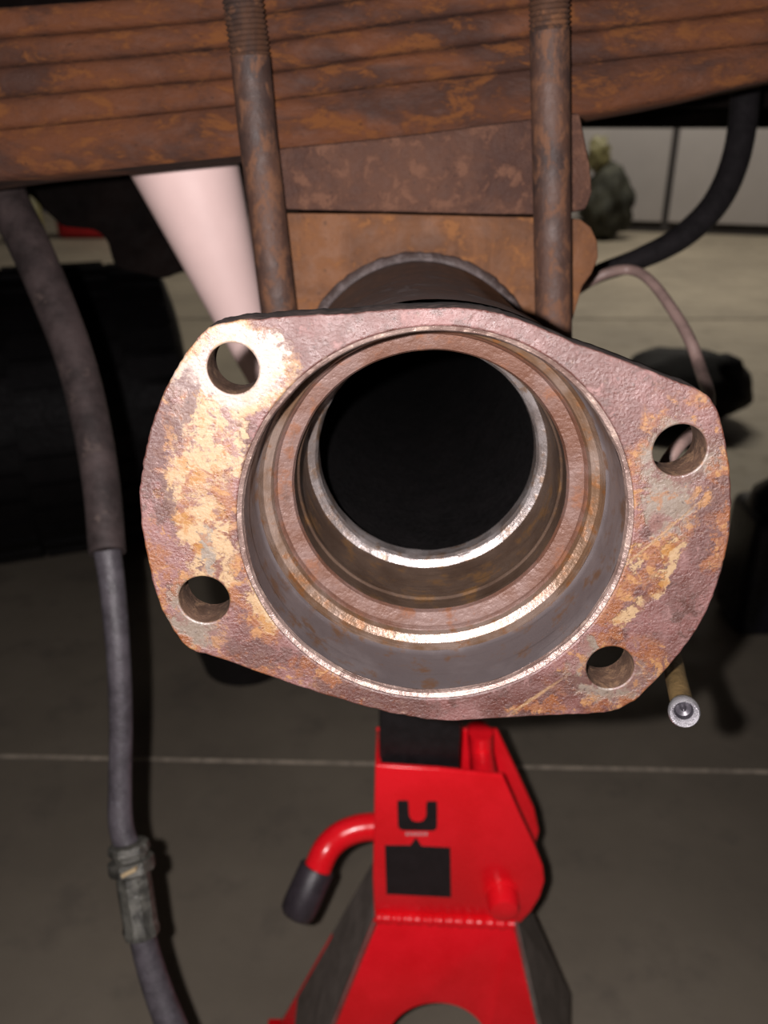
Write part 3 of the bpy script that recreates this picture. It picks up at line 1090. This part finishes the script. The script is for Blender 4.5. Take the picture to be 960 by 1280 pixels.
# ------------------------------------------------------------------ things in the background
def tyre(name, label, cx, cy, rad, wid, axis, z=None, blocks=34):
    t = thing(name, label, 'tyre', Vector((cx, cy, 0)))
    c = Vector((cx, cy, rad if z is None else z))
    ax = Vector(axis).normalized()
    h = wid / 2
    bm = bmesh.new()
    lathe(bm, [(-h * 0.7, rad * 0.55), (-h * 0.95, rad * 0.6), (-h, rad * 0.75), (-h * 0.96, rad * 0.88), (-h * 0.86, rad * 0.955), (-h * 0.6, rad * 0.975), (h * 0.6, rad * 0.975),
               (h * 0.86, rad * 0.955), (h * 0.96, rad * 0.88), (h, rad * 0.75), (h * 0.95, rad * 0.6), (h * 0.7, rad * 0.55), (-h * 0.7, rad * 0.55)], c, ax, 72)
    obj('carcass', bm, M['tyre'], t, 40)
    a = ax.orthogonal().normalized()
    b = ax.cross(a)
    bm = bmesh.new()
    for k in range(blocks):
        for j in range(5):
            an = 2 * math.pi * (k + (0.5 if j % 2 else 0)) / blocks
            rdir = a * math.cos(an) + b * math.sin(an)
            tdir = -a * math.sin(an) + b * math.cos(an)
            o = c + ax * (-h * 0.74 + h * 1.48 * j / 4) + rdir * rad * (0.945 if j in (0, 4) else 0.965)
            hw, ht = h * 0.17, rad * 2 * math.pi / blocks * 0.36
            q4 = [o - ax * hw - tdir * ht, o + ax * hw - tdir * ht, o + ax * hw + tdir * ht, o - ax * hw + tdir * ht]
            prism(bm, q4, rdir * rad * 0.035)
    o = obj('tread_blocks', bm, M['tyre'], t, 30)
    o['kind'] = 'stuff'
    return t


M['tyre'] = simple('tyre_rubber', (0.0055, 0.0045, 0.005), 0.6, 0, 0.3, 30, 0.0008, 0.2)
tyre('knobby_tyre', 'large black knobby tyre standing on the floor behind the hanging hose', -0.545, 1.37, 0.232, 0.42, (1, 0.36, 0))

# oil drain pan on the floor under the flange's lower left corner
dp = PZ(304, 846)
pan = thing('drain_pan', 'low black round drain pan on the floor, peeking below the flange', 'drain pan', Vector((dp.x, dp.y + 0.03, 0)))
bm = bmesh.new()
lathe(bm, [(0.0, 0), (0.0, 0.05), (0.004, 0.056), (0.05, 0.068), (0.054, 0.071), (0.055, 0.068), (0.05, 0.064), (0.012, 0.053), (0.010, 0)], Vector((dp.x, dp.y + 0.03, 0)), Vector((0, 0, 1)), 48)
obj('pan', bm, M['black'], pan, 40)
bm = bmesh.new()
tube(bm, cat([(dp.x - 0.071, dp.y + 0.03, 0.05), (dp.x - 0.086, dp.y + 0.03, 0.051), (dp.x - 0.086, dp.y + 0.05, 0.051), (dp.x - 0.069, dp.y + 0.05, 0.05)], 5), 0.004, 10)
obj('handle', bm, M['black'], pan, 40)

# black bag added to fill out the dark floor area at the right
bc = PZ(872, 545)
lump = thing('black_lump', 'slumped black bag on the floor behind the upper right bolt hole', 'lump', Vector((bc.x, bc.y, 0)))
M['lump'] = simple('black_lump_mat', (0.005, 0.004, 0.0045), 0.7, 0, 0.3, 30, 0.002, 0.2)
bm = bmesh.new()
blob(bm, (bc.x - 0.02, bc.y + 0.1, 0.085), 0.16, 4, 0.10, 2.0, (1.0, 0.7, 0.55), 2.0)
for v in bm.verts:
    v.co.z = max(v.co.z, 0.0)
obj('sack', bm, M['lump'], lump, 60)  # main mass of the added black shape
bm = bmesh.new()
kn = PY(903, 455, bc.y + 0.08)
blob(bm, kn - Vector((0.0, 0.02, 0.03)), 0.05, 3, 0.15, 2.2, (0.9, 0.7, 1.2), 4.0)
obj('lump_top', bm, M['lump'], lump, 60)

# dark jug at the right edge
jc = PZ(985, 800)
jug = thing('oil_jug', 'dark bluish plastic jug at the right edge of the floor', 'jug', Vector((jc.x, jc.y + 0.06, 0)))
M['jug'] = simple('blue_black_plastic', (0.014, 0.014, 0.022), 0.3, 0, 0.3, 30, 0.0006, 0.5)
bm = bmesh.new()
box(bm, (jc.x - 0.075, jc.y, 0.0), (jc.x + 0.075, jc.y + 0.11, 0.19), 0.018, 4)
obj('body', bm, M['jug'], jug, 60)
bm = bmesh.new()
lathe(bm, [(0.185, 0.05), (0.205, 0.045), (0.225, 0.024), (0.235, 0.022), (0.25, 0.022), (0.25, 0)], Vector((jc.x - 0.02, jc.y + 0.055, 0)), Vector((0, 0, 1)), 28)
obj('neck', bm, M['jug'], jug, 50)
bm = bmesh.new()
lathe(bm, [(0.24, 0), (0.24, 0.026), (0.262, 0.026), (0.265, 0.024), (0.265, 0)], Vector((jc.x - 0.02, jc.y + 0.055, 0)), Vector((0, 0, 1)), 24)
obj('cap', bm, M['jug'], jug, 40)
bm = bmesh.new()
tube(bm, cat([(jc.x - 0.0, jc.y + 0.055, 0.215), (jc.x + 0.04, jc.y + 0.055, 0.245), (jc.x + 0.07, jc.y + 0.055, 0.23), (jc.x + 0.068, jc.y + 0.055, 0.18)], 5), 0.010, 12)
obj('handle', bm, M['jug'], jug, 50)

# far things near the wall
M['canred'] = simple('red_plastic', (0.50, 0.012, 0.02), 0.4, 0, 0.1, 10)
M['yellow'] = simple('yellow_plastic', (0.15, 0.135, 0.06), 0.5, 0, 0.15, 10)
M['foliage'] = simple('dark_green_cloth', (0.03, 0.03, 0.02), 0.8, 0, 0.5, 14, 0.003)
rc = PZ(103, 299)
can = thing('gas_can', 'small red can on the far floor behind the left side chassis', 'gas can', Vector((rc.x, rc.y, 0)))
bm = bmesh.new()
box(bm, (rc.x - 0.13, rc.y, 0.0), (rc.x + 0.13, rc.y + 0.12, 0.20), 0.035, 4)
obj('body', bm, M['canred'], can, 60)
bm = bmesh.new()
lathe(bm, [(0, 0.03), (0.05, 0.026), (0.055, 0)], Vector((rc.x - 0.08, rc.y + 0.06, 0.195)), Vector((0, 0, 1)), 20)
obj('spout_cap', bm, M['dark'], can, 40)
yc = PZ(45, 304)
jy = thing('yellow_bottle', 'slim yellow bottle on the far floor beside the hanging hose', 'bottle', Vector((yc.x, yc.y, 0)))
bm = bmesh.new()
lathe(bm, [(0, 0), (0, 0.045), (0.005, 0.05), (0.16, 0.05), (0.19, 0.035), (0.21, 0.016), (0.23, 0.016), (0.23, 0)], Vector((yc.x, yc.y, 0)), Vector((0, 0, 1)), 28)
obj('body', bm, M['yellow'], jy, 50)
bm = bmesh.new()
lathe(bm, [(0.22, 0), (0.22, 0.019), (0.25, 0.018), (0.25, 0)], Vector((yc.x, yc.y, 0)), Vector((0, 0, 1)), 20)
obj('cap', bm, M['dark'], jy, 50)
sc_ = PZ(745, 296)
sk = thing('garden_sack', 'dark sack with yellow tied top leaning near the back wall', 'sack', Vector((sc_.x, sc_.y - 0.05, 0)))
bm = bmesh.new()
blob(bm, (sc_.x + 0.02, sc_.y - 0.08, 0.17), 0.2, 4, 0.25, 3.0, (0.62, 0.5, 0.9), 5.0)
for v in bm.verts:
    v.co.z = max(v.co.z, 0.0)
obj('sack_body', bm, M['foliage'], sk, 60)
bm = bmesh.new()
blob(bm, (sc_.x - 0.05, sc_.y - 0.09, 0.40), 0.06, 3, 0.5, 3.0, (0.8, 0.6, 1.3), 8.0)
obj('sack_top', bm, M['yellow'], sk, 60)
